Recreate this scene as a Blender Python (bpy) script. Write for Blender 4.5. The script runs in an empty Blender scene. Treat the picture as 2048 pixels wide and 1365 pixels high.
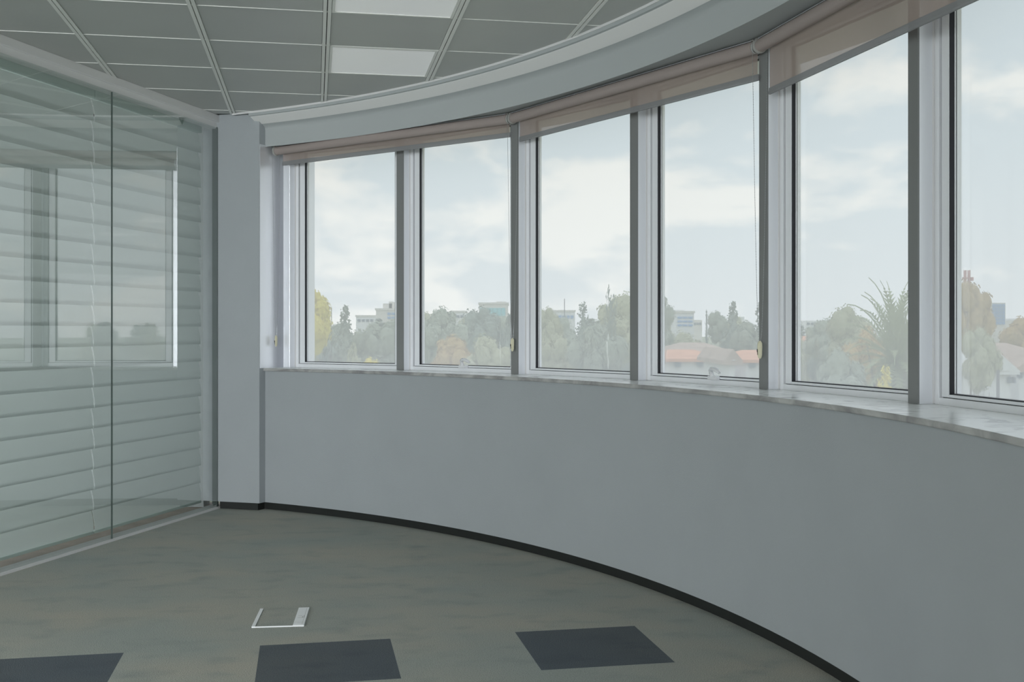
import bpy, math, random
import numpy as np
from mathutils import Vector, Matrix
from math import sin, cos, pi, radians, atan2, hypot

random.seed(7)
rng = np.random.default_rng(11)
SC = bpy.context.scene
COL = SC.collection

# ------------------------------------------------------------------ camera
EYE = 1.217
FPX, HOR = 2184.0, 660.1
cam_d = bpy.data.cameras.new('camera')
cam_d.sensor_width = 36.0
cam_d.lens = FPX / 2048 * 36.0
cam_d.shift_y = -(682.5 - HOR) / 2048
cam_d.clip_end = 3000
cam_d.clip_start = 0.05
cam = bpy.data.objects.new('camera', cam_d)
cam.location = (0, 0, EYE)
cam.rotation_euler = (radians(90), 0, 0)
COL.objects.link(cam)
SC.camera = cam

# ------------------------------------------------------------------ sky
W = bpy.data.worlds.new('sky')
SC.world = W
W.use_nodes = True
nt = W.node_tree
nt.nodes.clear()
def N(t, **kw):
    n = nt.nodes.new(t)
    for k, v in kw.items():
        if k.startswith('i_'):
            n.inputs[k[2:]].default_value = v
        else:
            setattr(n, k, v)
    return n
def LK(a, b): nt.links.new(a, b)
tc = N('ShaderNodeTexCoord')
mp = N('ShaderNodeMapping'); mp.inputs['Scale'].default_value = (1.0, 1.0, 2.3)
mp.inputs['Location'].default_value = (3.35, 1.2, 0.55)
LK(tc.outputs['Generated'], mp.inputs['Vector'])
n1 = N('ShaderNodeTexNoise'); n1.inputs['Scale'].default_value = 5.6; n1.inputs['Detail'].default_value = 9
n1.inputs['Roughness'].default_value = 0.56; n1.inputs['Distortion'].default_value = 0.25
LK(mp.outputs[0], n1.inputs['Vector'])
r1 = N('ShaderNodeValToRGB')
r1.color_ramp.elements[0].position = 0.48; r1.color_ramp.elements[1].position = 0.575
LK(n1.outputs[0], r1.inputs[0])
sep = N('ShaderNodeSeparateXYZ'); LK(tc.outputs['Generated'], sep.inputs[0])
grad = N('ShaderNodeValToRGB')
e = grad.color_ramp.elements
e[0].position = 0.0; e[0].color = (0.88, 0.92, 0.95, 1)
e[1].position = 0.5; e[1].color = (0.66, 0.80, 0.94, 1)
m = grad.color_ramp.elements.new(0.16); m.color = (0.78, 0.88, 0.95, 1)
LK(sep.outputs[2], grad.inputs[0])
mixc = N('ShaderNodeMix', data_type='RGBA')
LK(r1.outputs[0], mixc.inputs[0]); LK(grad.outputs[0], mixc.inputs[6]); mixc.inputs[7].default_value = (1.16, 1.14, 1.10, 1)
bg = N('ShaderNodeBackground'); bg.inputs['Strength'].default_value = 1.06
LK(mixc.outputs[2], bg.inputs[0])
wo = N('ShaderNodeOutputWorld'); LK(bg.outputs[0], wo.inputs[0])

# ------------------------------------------------------------------ room fill: unseen area lights added to brighten the interior
def area(name, loc, size, power, color=(1, .98, .94)):
    L = bpy.data.lights.new(name, 'AREA'); L.shape = 'SQUARE'; L.size = size; L.energy = power; L.color = color
    o = bpy.data.objects.new(name, L); o.location = loc; COL.objects.link(o); return o
for i, (x, y) in enumerate([(-3.2, 1.0), (-3.2, -1.4), (-5.2, 1.0), (-5.2, -1.4)]):
    area('ceiling_fill', (x, y, 2.64), 0.58, 27)  # added fill lights under the unseen part of the ceiling
nd_ = area('neighbour_fill', (-5.0, 4.6, .60), 1, 75, (.95, .98, 1.0))  # added fill emitter that backlights the slats, no window there
nd_.data.shape = 'RECTANGLE'; nd_.data.size = 1.15; nd_.data.size_y = 4.6; nd_.rotation_euler = (0, radians(-90), 0)
rd_ = area('rear_fill', (-3.9, -8.85, 1.45), 1, 880, (.93, .98, 1.0))  # added fill light before the solid rear wall, evens out the walls
rd_.data.shape = 'RECTANGLE'; rd_.data.size = 4.8; rd_.data.size_y = 1.9; rd_.rotation_euler = (radians(90), 0, 0)

SC.view_settings.view_transform = 'Standard'
SC.view_settings.look = 'None'
SC.view_settings.exposure = 0.0
SC.view_settings.gamma = 1.0
SC.view_settings.use_curve_mapping = False

# ------------------------------------------------------------------ materials
def mat(name, color, rough=0.6, metal=0.0, noise=None, bump=None, spec=0.5, rnd=0.0):
    """noise=(scale, amount, detail) colour variation; bump=(scale, strength)"""
    m = bpy.data.materials.new(name); m.use_nodes = True
    t = m.node_tree; b = t.nodes['Principled BSDF']
    b.inputs['Base Color'].default_value = (*color, 1)
    b.inputs['Roughness'].default_value = rough
    b.inputs['Metallic'].default_value = metal
    b.inputs['Specular IOR Level'].default_value = spec
    c = t.nodes.new('ShaderNodeTexCoord')
    if noise:
        n = t.nodes.new('ShaderNodeTexNoise'); n.inputs['Scale'].default_value = noise[0]
        n.inputs['Detail'].default_value = noise[2] if len(noise) > 2 else 4
        t.links.new(c.outputs['Object'], n.inputs['Vector'])
        r = t.nodes.new('ShaderNodeValToRGB'); a = noise[1]
        r.color_ramp.elements[0].position = .3; r.color_ramp.elements[1].position = .7
        r.color_ramp.elements[0].color = (*[max(0, v * (1 - a)) for v in color], 1)
        r.color_ramp.elements[1].color = (*[min(1, v * (1 + a)) for v in color], 1)
        t.links.new(n.outputs[0], r.inputs[0])
        out = r.outputs[0]
        if rnd:
            oi = t.nodes.new('ShaderNodeObjectInfo'); hs = t.nodes.new('ShaderNodeHueSaturation')
            mr = t.nodes.new('ShaderNodeMapRange'); mr.inputs[3].default_value = 1 - rnd; mr.inputs[4].default_value = 1 + rnd
            t.links.new(oi.outputs['Random'], mr.inputs[0]); t.links.new(mr.outputs[0], hs.inputs['Value'])
            t.links.new(out, hs.inputs['Color']); out = hs.outputs[0]
        t.links.new(out, b.inputs['Base Color'])
    if bump:
        n = t.nodes.new('ShaderNodeTexNoise'); n.inputs['Scale'].default_value = bump[0]; n.inputs['Detail'].default_value = 3
        t.links.new(c.outputs['Object'], n.inputs['Vector'])
        bp = t.nodes.new('ShaderNodeBump'); bp.inputs['Strength'].default_value = bump[1]; bp.inputs['Distance'].default_value = .01
        t.links.new(n.outputs[0], bp.inputs['Height']); t.links.new(bp.outputs[0], b.inputs['Normal'])
    return m

def carpet_mat(name, base, warm, dark):
    m = bpy.data.materials.new(name); m.use_nodes = True
    t = m.node_tree; b = t.nodes['Principled BSDF']; b.inputs['Roughness'].default_value = .95
    b.inputs['Specular IOR Level'].default_value = .1
    g = t.nodes.new('ShaderNodeNewGeometry')
    def noise(scale, det, vec=None, stretch=None):
        n = t.nodes.new('ShaderNodeTexNoise'); n.inputs['Scale'].default_value = scale; n.inputs['Detail'].default_value = det
        src = g.outputs['Position']
        if stretch:
            mm = t.nodes.new('ShaderNodeMapping'); mm.inputs['Scale'].default_value = stretch
            mm.inputs['Rotation'].default_value = (0, 0, radians(-11)); t.links.new(src, mm.inputs[0]); src = mm.outputs[0]
        t.links.new(src, n.inputs['Vector']); return n.outputs[0]
    def mix(f, a, bcol, lo, hi):
        mr = t.nodes.new('ShaderNodeMapRange'); mr.inputs[1].default_value = lo; mr.inputs[2].default_value = hi
        t.links.new(f, mr.inputs[0])
        mx = t.nodes.new('ShaderNodeMix'); mx.data_type = 'RGBA'; t.links.new(mr.outputs[0], mx.inputs[0])
        for i, v in ((6, a), (7, bcol)):
            if isinstance(v, tuple): mx.inputs[i].default_value = (*v, 1)
            else: t.links.new(v, mx.inputs[i])
        return mx.outputs[2]
    c = mix(noise(1.3, 5, stretch=(1, 1.5, 1)), base, warm, .35, .68)
    c2 = mix(noise(5, 6, stretch=(1, 1.6, 1)), c, dark, .52, .85)
    fine = noise(260, 2)
    sc = t.nodes.new('ShaderNodeMapRange'); sc.inputs[1].default_value = .3; sc.inputs[2].default_value = .7
    sc.inputs[3].default_value = .72; sc.inputs[4].default_value = 1.28; t.links.new(fine, sc.inputs[0])
    hs = t.nodes.new('ShaderNodeHueSaturation'); t.links.new(sc.outputs[0], hs.inputs['Value']); t.links.new(c2, hs.inputs['Color'])
    t.links.new(hs.outputs[0], b.inputs['Base Color'])
    bp = t.nodes.new('ShaderNodeBump'); bp.inputs['Strength'].default_value = .5; bp.inputs['Distance'].default_value = .004
    t.links.new(fine, bp.inputs['Height']); t.links.new(bp.outputs[0], b.inputs['Normal'])
    return m

def marble_mat(name='veined_marble', vein=(.56, .56, .57), base=(.93, .95, .94), lo=.33, hi=.46, sc=1.6):
    m = bpy.data.materials.new(name); m.use_nodes = True
    t = m.node_tree; b = t.nodes['Principled BSDF']; b.inputs['Roughness'].default_value = .22
    g = t.nodes.new('ShaderNodeNewGeometry')
    mp = t.nodes.new('ShaderNodeMapping'); mp.inputs['Scale'].default_value = (5, 5, 8); mp.inputs['Rotation'].default_value = (.5, .4, .3)
    t.links.new(g.outputs['Position'], mp.inputs[0])
    n = t.nodes.new('ShaderNodeTexNoise'); n.inputs['Scale'].default_value = sc; n.inputs['Detail'].default_value = 8
    n.inputs['Distortion'].default_value = 1.6; t.links.new(mp.outputs[0], n.inputs['Vector'])
    r = t.nodes.new('ShaderNodeValToRGB'); r.color_ramp.elements[0].position = lo; r.color_ramp.elements[0].color = (*vein, 1)
    r.color_ramp.elements[1].position = hi; r.color_ramp.elements[1].color = (*base, 1)
    t.links.new(n.outputs[0], r.inputs[0]); t.links.new(r.outputs[0], b.inputs['Base Color'])
    return m

def glass_mat(name, tint, gloss, veil, veilcol=(1, 1, 1), rough=0.0):
    """clear pane: transparent + mirror reflection + an optional veil that puts outdoor haze into the pane"""
    m = bpy.data.materials.new(name); m.use_nodes = True
    t = m.node_tree; t.nodes.clear()
    o = t.nodes.new('ShaderNodeOutputMaterial')
    tr = t.nodes.new('ShaderNodeBsdfTransparent'); tr.inputs[0].default_value = (*tint, 1)
    gl = t.nodes.new('ShaderNodeBsdfGlossy'); gl.inputs['Roughness'].default_value = rough
    mx = t.nodes.new('ShaderNodeMixShader'); mx.inputs[0].default_value = gloss
    lw = t.nodes.new('ShaderNodeLayerWeight'); lw.inputs[0].default_value = .5
    pw = t.nodes.new('ShaderNodeMath'); pw.operation = 'POWER'; pw.inputs[1].default_value = 2.5
    t.links.new(lw.outputs['Facing'], pw.inputs[0])
    ma = t.nodes.new('ShaderNodeMath'); ma.operation = 'MULTIPLY_ADD'; ma.inputs[1].default_value = 1 - gloss; ma.inputs[2].default_value = gloss
    t.links.new(pw.outputs[0], ma.inputs[0]); t.links.new(ma.outputs[0], mx.inputs[0])
    t.links.new(tr.outputs[0], mx.inputs[1]); t.links.new(gl.outputs[0], mx.inputs[2])
    last = mx
    if veil:
        tl = t.nodes.new('ShaderNodeBsdfTranslucent'); tl.inputs[0].default_value = (*veilcol, 1)
        m2 = t.nodes.new('ShaderNodeMixShader'); m2.inputs[0].default_value = veil
        t.links.new(mx.outputs[0], m2.inputs[1]); t.links.new(tl.outputs[0], m2.inputs[2]); last = m2
    t.links.new(last.outputs[0], o.inputs[0])
    return m

def fabric_mat(name, color, openness, transl):
    m = bpy.data.materials.new(name); m.use_nodes = True
    t = m.node_tree; t.nodes.clear()
    o = t.nodes.new('ShaderNodeOutputMaterial')
    d = t.nodes.new('ShaderNodeBsdfDiffuse'); d.inputs[0].default_value = (*color, 1)
    tl = t.nodes.new('ShaderNodeBsdfTranslucent'); tl.inputs[0].default_value = (*color, 1)
    a = t.nodes.new('ShaderNodeMixShader'); a.inputs[0].default_value = transl
    t.links.new(d.outputs[0], a.inputs[1]); t.links.new(tl.outputs[0], a.inputs[2])
    tr = t.nodes.new('ShaderNodeBsdfTransparent')
    b = t.nodes.new('ShaderNodeMixShader'); b.inputs[0].default_value = openness
    t.links.new(a.outputs[0], b.inputs[1]); t.links.new(tr.outputs[0], b.inputs[2]); t.links.new(b.outputs[0], o.inputs[0])
    return m

M = {}
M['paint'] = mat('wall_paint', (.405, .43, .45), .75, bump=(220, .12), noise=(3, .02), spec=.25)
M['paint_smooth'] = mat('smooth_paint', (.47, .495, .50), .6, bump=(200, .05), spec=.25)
M['soffit'] = mat('soffit_painted_light', (.88, .87, .86), .6)  # lighter than the bulkhead: bounce light put into the colour
M['skirt'] = mat('dark_skirting', (.012, .014, .013), .6)
M['carpet'] = carpet_mat('light_carpet', (.375, .405, .38), (.45, .435, .38), (.29, .32, .305))
M['carpet_dark'] = carpet_mat('dark_carpet', (.12, .14, .16), (.135, .15, .16), (.10, .118, .135))
M['marble'] = marble_mat()
M['marble_edge'] = marble_mat('marble_edge_shade', (.26, .255, .26), (.50, .50, .49), .32, .66, 1.1)  # same veined marble, darkened to carry the shade of the sill front
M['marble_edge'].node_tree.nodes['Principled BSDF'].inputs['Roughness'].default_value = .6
M['alu'] = mat('white_aluminium', (.84, .85, .89), .38, .6, spec=.6)
M['alu_trim'] = mat('trim_aluminium', (.82, .81, .81), .35, bump=(30, .05))
M['frame'] = mat('white_window_frame', (.86, .87, .90), .35)
M['cap'] = mat('mullion_shade_grey', (.23, .235, .235), .7)  # backlit shade of the mullion fronts put into the colour
M['gasket'] = mat('black_gasket', (.012, .012, .018), .5)
M['tile'] = mat('ceiling_tile_metal', (.50, .51, .495), .42, noise=(2, .03), bump=(400, .06))
M['rail'] = mat('ceiling_rail_white', (.86, .86, .83), .4)
M['gap'] = mat('dark_gap', (.02, .018, .016), .9)
M['diffuser'] = mat('opal_diffuser', (.95, .96, .97), .35)
M['opal'] = mat('opal_light_panel', (.95, .96, .97), .35)
M['opal'].node_tree.nodes['Principled BSDF'].inputs['Emission Color'].default_value = (1, 1, 1, 1)
M['opal'].node_tree.nodes['Principled BSDF'].inputs['Emission Strength'].default_value = .13
M['cream'] = mat('cream_plastic', (.70, .66, .48), .45)
M['grey_plastic'] = mat('grey_plastic', (.45, .44, .42), .5)
M['chainm'] = mat('bead_chain_metal', (.45, .46, .47), .35, .6)
M['handle'] = mat('white_handle', (.78, .78, .80), .3)
M['glass'] = glass_mat('haze_veiled_glass', (.96, .985, .99), .03, .48)  # strong veil paints the haze of the view into the glass
M['glasswall'] = glass_mat('partition_glass', (.93, .97, .955), .20, .0)
M['glass_edge'] = mat('glass_joint', (.10, .13, .12), .3)
M['fabric'] = fabric_mat('roller_blind_fabric', (.49, .40, .365), .20, .42)
M['hem'] = fabric_mat('roller_blind_hem', (.40, .40, .41), .20, .35)
M['tube'] = mat('blind_tube_fabric', (.38, .32, .30), .8)
M['slat'] = fabric_mat('blind_slat', (.84, .87, .86), .0, .42)
M['slat_rail'] = mat('blind_rail', (.52, .62, .58), .35)
M['outer'] = mat('plain_render', (.5, .5, .5), .8)
M['timber'] = mat('brown_subfloor', (.24, .19, .16), .7, noise=(8, .2))

# ------------------------------------------------------------------ mesh builder
class MB:
    def __init__(s): s.v = []; s.f = []; s.sm = False
    def box(s, x0, x1, y0, y1, z0, z1, F=None):
        n = len(s.v)
        P = [(x0, y0, z0), (x1, y0, z0), (x1, y1, z0), (x0, y1, z0), (x0, y0, z1), (x1, y0, z1), (x1, y1, z1), (x0, y1, z1)]
        if F is not None: P = [tuple(F @ Vector(p)) for p in P]
        s.v += P
        s.f += [[n + i for i in q] for q in ((0, 3, 2, 1), (4, 5, 6, 7), (0, 1, 5, 4), (1, 2, 6, 5), (2, 3, 7, 6), (3, 0, 4, 7))]
        return s
    def prism(s, poly, z0, z1):
        n = len(s.v); k = len(poly)
        s.v += [(x, y, z0) for x, y in poly] + [(x, y, z1) for x, y in poly]
        s.f += [[n + i for i in range(k)][::-1], [n + k + i for i in range(k)]]
        s.f += [[n + i, n + (i + 1) % k, n + k + (i + 1) % k, n + k + i] for i in range(k)]
        return s
    def sweep(s, prof, frames, caps=True, closed=True):
        """prof: list of (a, z); frames: list of function a,z -> point"""
        n = len(s.v); k = len(prof)
        for fr in frames: s.v += [fr(a, z) for a, z in prof]
        for i in range(len(frames) - 1):
            for j in range(k if closed else k - 1):
                a = n + i * k + j; b = n + i * k + (j + 1) % k
                s.f.append([a, b, b + k, a + k])
        if caps and closed:
            s.f.append([n + j for j in range(k)]); e = n + (len(frames) - 1) * k
            s.f.append([e + j for j in range(k)][::-1])
        return s
    def tube(s, pts, r, seg=8, caps=True):
        pts = [Vector(p) for p in pts]; n = len(s.v)
        rs = r if isinstance(r, (list, tuple)) else [r] * len(pts)
        up = Vector((0, 0, 1))
        for i, p in enumerate(pts):
            d = (pts[min(i + 1, len(pts) - 1)] - pts[max(i - 1, 0)]).normalized()
            a = d.cross(up)
            if a.length < .05: a = d.cross(Vector((1, 0, 0)))
            a.normalize(); b = d.cross(a)
            for j in range(seg):
                t = 2 * pi * j / seg
                s.v.append(tuple(p + a * cos(t) * rs[i] + b * sin(t) * rs[i]))
        for i in range(len(pts) - 1):
            for j in range(seg):
                a = n + i * seg + j; b = n + i * seg + (j + 1) % seg
                s.f.append([a, b, b + seg, a + seg])
        if caps:
            s.f.append([n + j for j in range(seg)][::-1]); e = n + (len(pts) - 1) * seg
            s.f.append([e + j for j in range(seg)])
        return s
    def build(s, name, material, parent=None, loc=None, smooth=False, bevel=0, org=None):
        """vertices are in world space; org = world location of the root"""
        me = bpy.data.meshes.new(name)
        L = Vector(loc) if loc is not None else (Vector(org) if org is not None else Vector((0, 0, 0)))
        me.from_pydata([(x - L.x, y - L.y, z - L.z) for x, y, z in s.v], [], s.f)
        me.update()
        if material is not None: me.materials.append(material)
        if smooth:
            me.polygons.foreach_set('use_smooth', [True] * len(me.polygons))
        o = bpy.data.objects.new(name, me); COL.objects.link(o)
        if parent is not None: o.parent = parent
        elif loc is not None: o.location = L
        if bevel:
            b = o.modifiers.new('bevel', 'BEVEL'); b.width = bevel; b.segments = 2; b.limit_method = 'ANGLE'; b.angle_limit = radians(40)
        if smooth and len(me.polygons) < 20000:
            try: me.set_sharp_from_angle(angle=radians(38))
            except Exception: pass
        return o

def thing(name, label, cat, loc, group=None, rot=0):
    o = bpy.data.objects.new(name, None); o.empty_display_size = .1; COL.objects.link(o)
    o.location = loc; o.rotation_euler = (0, 0, rot); o['label'] = label; o['category'] = cat
    if group: o['group'] = group
    return o
def tag(o, label, cat, group=None):
    o['label'] = label; o['category'] = cat
    if group: o['group'] = group
    return o
def struct(o, label=None):
    o['kind'] = 'structure'
    if label: o['label'] = label
    return o

# ------------------------------------------------------------------ plan of the room
CX, CY = -4.0, 2.5
PC = [-.1086, -.0117, .034, .1637, 5.3707]
def R(th):
    t = max(th, -.05) - .8
    return ((((PC[0] * t) + PC[1]) * t + PC[2]) * t + PC[3]) * t + PC[4]
def at(th, r): return (CX + r * cos(th), CY + r * sin(th))
def arc_frames(t0, t1, n, rf=R):
    fr = []
    for i in range(n + 1):
        th = t0 + (t1 - t0) * i / n
        r = rf(th)
        fr.append(lambda a, z, th=th, r=r: (CX + (r + a) * cos(th), CY + (r + a) * sin(th), z))
    return fr
TH0 = radians(64.6)          # inner corner with the pillar
TH1 = radians(-60)
ZC, ZSOF, ZSILL, ZLIP = 2.677, 2.470, .958, .048
RM = 5.56                    # radius of the mullion fronts
RW = RM + .065               # radius of the window plane
A = Vector((-1.99, 7.43)); B = Vector((-1.70, 7.345))
GA = radians(14.6)
GU = Vector((-sin(GA), -cos(GA))); GN = Vector((cos(GA), -sin(GA)))   # along the partition towards the camera; into the room

# region polygon (convex) for floor / ceiling
def region(off, left=-6.6, back=-9.0):
    P = []
    n = 70
    for i in range(n + 1):
        th = radians(65.5) + (TH1 - radians(65.5)) * i / n
        P.append(at(th, R(th) + off))
    P.append((P[-1][0], back)); P.append((left, back)); P.append((left, P[0][1] + .05))
    pts = sorted(set(P)); cr = lambda o, a, b: (a[0] - o[0]) * (b[1] - o[1]) - (a[1] - o[1]) * (b[0] - o[0])
    def half(q):
        h = []
        for p in q:
            while len(h) > 1 and cr(h[-2], h[-1], p) <= 1e-9: h.pop()
            h.append(p)
        return h[:-1]
    return half(pts) + half(pts[::-1])       # convex, counter-clockwise
def clip(poly, conv):
    out = poly
    for i in range(len(conv)):
        ax, ay = conv[i]; bx, by = conv[(i + 1) % len(conv)]
        def side(p): return (bx - ax) * (p[1] - ay) - (by - ay) * (p[0] - ax)
        res = []
        for j in range(len(out)):
            p, q = out[j], out[(j + 1) % len(out)]
            sp, sq = side(p), side(q)
            if sp >= 0: res.append(p)
            if (sp > 0 > sq) or (sp < 0 < sq):
                t = sp / (sp - sq); res.append((p[0] + t * (q[0] - p[0]), p[1] + t * (q[1] - p[1])))
        out = res
        if len(out) < 3: return None
    a = 0
    for j in range(len(out)):
        p, q = out[j], out[(j + 1) % len(out)]; a += p[0] * q[1] - q[0] * p[1]
    return out if abs(a) > 4e-4 else None

# ---------------- floor
fl = struct(MB().prism(region(.05), -.16, -.006).build('floor', M['outer']), 'carpet tile floor')
TA = math.atan(-414 / FPX)              # direction of the carpet rows
ua = Vector((sin(TA), cos(TA))); ub = Vector((cos(TA), -sin(TA)))
# corner of the middle dark tile: pixel (520,1292)
d0 = EYE * FPX / (1292 - HOR); c0 = Vector(((520 - 1024) / FPX * d0, d0))
reg_floor = region(.012)
T = .5
DARK = {(0, -1), (2, -1), (-2, -1), (4, -1), (1, -3), (-1, -3), (3, -3), (-3, -3)}
for i in range(-13, 12):
    for j in range(-19, 9):
        o_ = c0 + ub * (i * T) + ua * (j * T)
        quad = [o_, o_ + ub * T, o_ + (ub + ua) * T, o_ + ua * T]
        pl = clip([(p.x, p.y) for p in quad], reg_floor)
        if not pl: continue
        if all(p[1] < -.6 for p in pl): continue
        dk = (i, j) in DARK
        t = MB().prism(pl, -.006, .0).build('carpet_tile', M['carpet_dark' if dk else 'carpet'], fl)
        if dk: t['label'] = 'dark blue-grey carpet tile'
MB().prism(clip([(-7, -9.5), (3, -9.5), (3, -.55), (-7, -.55)], reg_floor), -.0058, -.001).build('carpet_border', M['carpet'], fl)

# ---------------- ceiling
ce = struct(MB().prism(region(.28), ZC + .012, ZC + .14).build('ceiling', M['gap']), 'suspended ceiling of metal tiles')
TB = math.atan(-395 / FPX)
va = Vector((sin(TB), cos(TB))); vb = Vector((cos(TB), -sin(TB)))
HCE = ZC - EYE
d1 = HCE * FPX / (HOR - 24); k0 = Vector(((654.5 - 1024) / FPX * d1, d1))
reg_c = region(-.07)
CT = .6; RL = .021; GP = .003
LIGHTS = {(0, -1): 'nearest', (0, 1): 'far'}
lights = []
for i in range(-11, 8):
    for j in range(-16, 6):
        o_ = k0 + vb * (i * CT) + va * (j * CT)
        q0 = o_ + vb * RL + va * GP
        w, h = CT - 2 * RL, CT - 2 * GP
        pl = clip([(p.x, p.y) for p in (q0, q0 + vb * w, q0 + vb * w + va * h, q0 + va * h)], reg_c)
        if not pl: continue
        if all(p[1] < -3.5 for p in pl): continue
        if (i, j) in LIGHTS:
            lights.append((i, j, pl, q0, w, h)); continue
        # pan with bevelled rim
        MB().prism(pl, ZC, ZC + .008).build('ceiling_tile', M['tile'], ce)
MB().prism(clip([(-7, -9.5), (3, -9.5), (3, -3.4), (-7, -3.4)], reg_c), ZC + .001, ZC + .011).build('ceiling_border', M['tile'], ce)
# rails that run between the columns of tiles (wide white profile with a dark slot)
for i in range(-11, 9):
    for s0, s1, mt, dz, nm in ((-RL + .002, -.0022, 'rail', -.004, 'ceiling_rail'), (-.0022, .0022, 'gap', .003, 'rail_slot'), (.0022, RL - .002, 'rail', -.004, 'ceiling_rail')):
        o_ = k0 + vb * (i * CT)
        a0 = o_ + vb * s0 - va * 11; a1 = o_ + vb * s1 - va * 11
        pl = clip([(p.x, p.y) for p in (a0, a1, a1 + va * 16, a0 + va * 16)], reg_c)
        if pl: MB().prism(pl, ZC + dz, ZC + .009).build(nm, M[mt], ce)
# thin cross lips between the rows
for j in range(-16, 7):
    o_ = k0 + va * (j * CT)
    a0 = o_ - vb * 8 - va * .0085; a1 = o_ + vb * 7 - va * .0085
    pl = clip([(p.x, p.y) for p in (a0, a1, a1 + va * .0055, a0 + va * .0055)], reg_c)
    if pl: MB().prism(pl, ZC - .0025, ZC + .009).build('cross_lip', M['rail'], ce)
for (i, j, pl, q0, w, h) in lights:
    c = q0 + vb * w / 2 + va * h / 2
    nm = 'square opal ceiling light panel farther in, one tile row before the curved trim' if j == 1 else 'square opal ceiling light panel cut by the top edge of the picture'
    t = thing('ceiling_light', nm, 'ceiling light', (c.x, c.y, ZC), 'opal ceiling light panels')
    F = Matrix.Translation((q0.x, q0.y, 0)) @ Matrix(((vb.x, va.x, 0, 0), (vb.y, va.y, 0, 0), (0, 0, 1, 0), (0, 0, 0, 1)))
    MB().box(.014, w - .014, .014, h - .014, ZC, ZC + .007, F).build('diffuser', M['opal'], t, org=t.location)
    mb = MB()
    for b in ((0, .014, 0, h), (w - .014, w, 0, h), (.014, w - .014, 0, .014), (.014, w - .014, h - .014, h)): mb.box(*b, ZC - .003, ZC + .008, F)
    mb.build('light_frame', M['rail'], t, org=t.location)

# ---------------- curved wall under the windows, skirting, sill
fr = arc_frames(radians(66.2), TH1, 110)
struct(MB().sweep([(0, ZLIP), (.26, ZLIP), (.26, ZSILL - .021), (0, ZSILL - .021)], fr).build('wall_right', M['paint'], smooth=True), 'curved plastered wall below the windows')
struct(MB().sweep([(.012, 0), (.05, 0), (.05, ZLIP), (.012, ZLIP)], fr).build('baseboard_right', M['skirt'], smooth=True), 'dark recessed skirting')
sill = struct(MB().sweep([(-.014, ZSILL - .019), (-.014, ZSILL - .0002), (.46, ZSILL), (.46, ZSILL - .02), (0, ZSILL - .02)], arc_frames(radians(64.9), TH1, 110)).build('trim_1', M['marble'], smooth=True), 'grey veined marble window sill')
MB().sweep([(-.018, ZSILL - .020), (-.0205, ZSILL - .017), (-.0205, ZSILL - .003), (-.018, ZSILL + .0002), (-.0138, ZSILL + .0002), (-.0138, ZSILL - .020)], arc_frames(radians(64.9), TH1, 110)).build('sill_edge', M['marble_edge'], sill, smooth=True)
# bulkhead over the windows
MB().sweep([(-.037, 2.6065), (-.112, 2.6455), (-.112, 2.649), (-.036, 2.610)], arc_frames(radians(65.0), TH1, 110)).build('soffit', M['soffit'], smooth=True)['label'] = 'sloping band of the bulkhead with bounce light painted in'  # thin overlay that carries the painted bounce light
bk = struct(MB().sweep([(0, ZSOF - .012), (0, 2.572), (-.004, 2.585), (-.015, 2.597), (-.036, 2.608), (-.112, 2.647), (-.128, 2.648), (-.131, 2.653), (-.131, ZC + .01), (.3, ZC + .01), (.3, ZSOF + .002), (.02, ZSOF + .002)], arc_frames(radians(65.0), TH1, 110)).build('trim_2', M['paint_smooth'], smooth=True), 'curved plaster bulkhead above the windows')
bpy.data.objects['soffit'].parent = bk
struct(MB().sweep([(-.1345, ZC - .012), (-.1345, ZC + .004), (-.128, ZC + .004), (-.128, ZC - .012)], arc_frames(radians(66.5), TH1, 110)).build('trim_3', M['alu_trim'], smooth=True), 'thin curved edge trim of the ceiling')
# top wall over the window heads (outer)
struct(MB().sweep([(RW - 5.4 + .10, ZSOF), (RW - 5.4 + .35, ZSOF), (RW - 5.4 + .35, 2.82), (RW - 5.4 + .10, 2.82)], arc_frames(radians(66), TH1, 60, lambda t: 5.4)).build('wall_upper', M['outer']), 'outer lintel')
struct(MB().sweep([(RW - 5.4 + .09, -.2), (RW - 5.4 + .30, -.2), (RW - 5.4 + .30, ZSILL - .03), (RW - 5.4 + .09, ZSILL - .03)], arc_frames(radians(66), TH1, 60, lambda t: 5.4)).build('wall_outer', M['outer']), 'outer face of the parapet')

# pillar between the partition and the windows
rd = Vector((cos(radians(64.3)), sin(radians(64.3))))
E_ = B + rd * .62; Fp = A + Vector((-.12, .03)); G_ = Fp + rd * .62
pp = [(p.x, p.y) for p in (Fp, B, E_, G_)]
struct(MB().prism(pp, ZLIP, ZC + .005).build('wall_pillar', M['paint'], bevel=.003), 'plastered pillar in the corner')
JP = [B + rd * .004 + Vector((0, 0)), E_, E_ + Vector((rd.y, -rd.x)) * .004, B + rd * .004 + Vector((rd.y, -rd.x)) * .004]
MB().prism([(p.x, p.y) for p in JP], ZSILL, ZSOF - .002).build('jamb_brightener', M['alu'], bpy.data.objects['wall_pillar'])  # bright sheet added to stand in for window light on the pillar side
inn = [(p.x, p.y) for p in (A + Vector((0, .012)), B + Vector((-.012, .014)), E_ + Vector((-.012, 0)), G_)]
struct(MB().prism(inn, 0, ZLIP).build('baseboard_pillar', M['skirt']), 'dark recessed skirting of the pillar')

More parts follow.
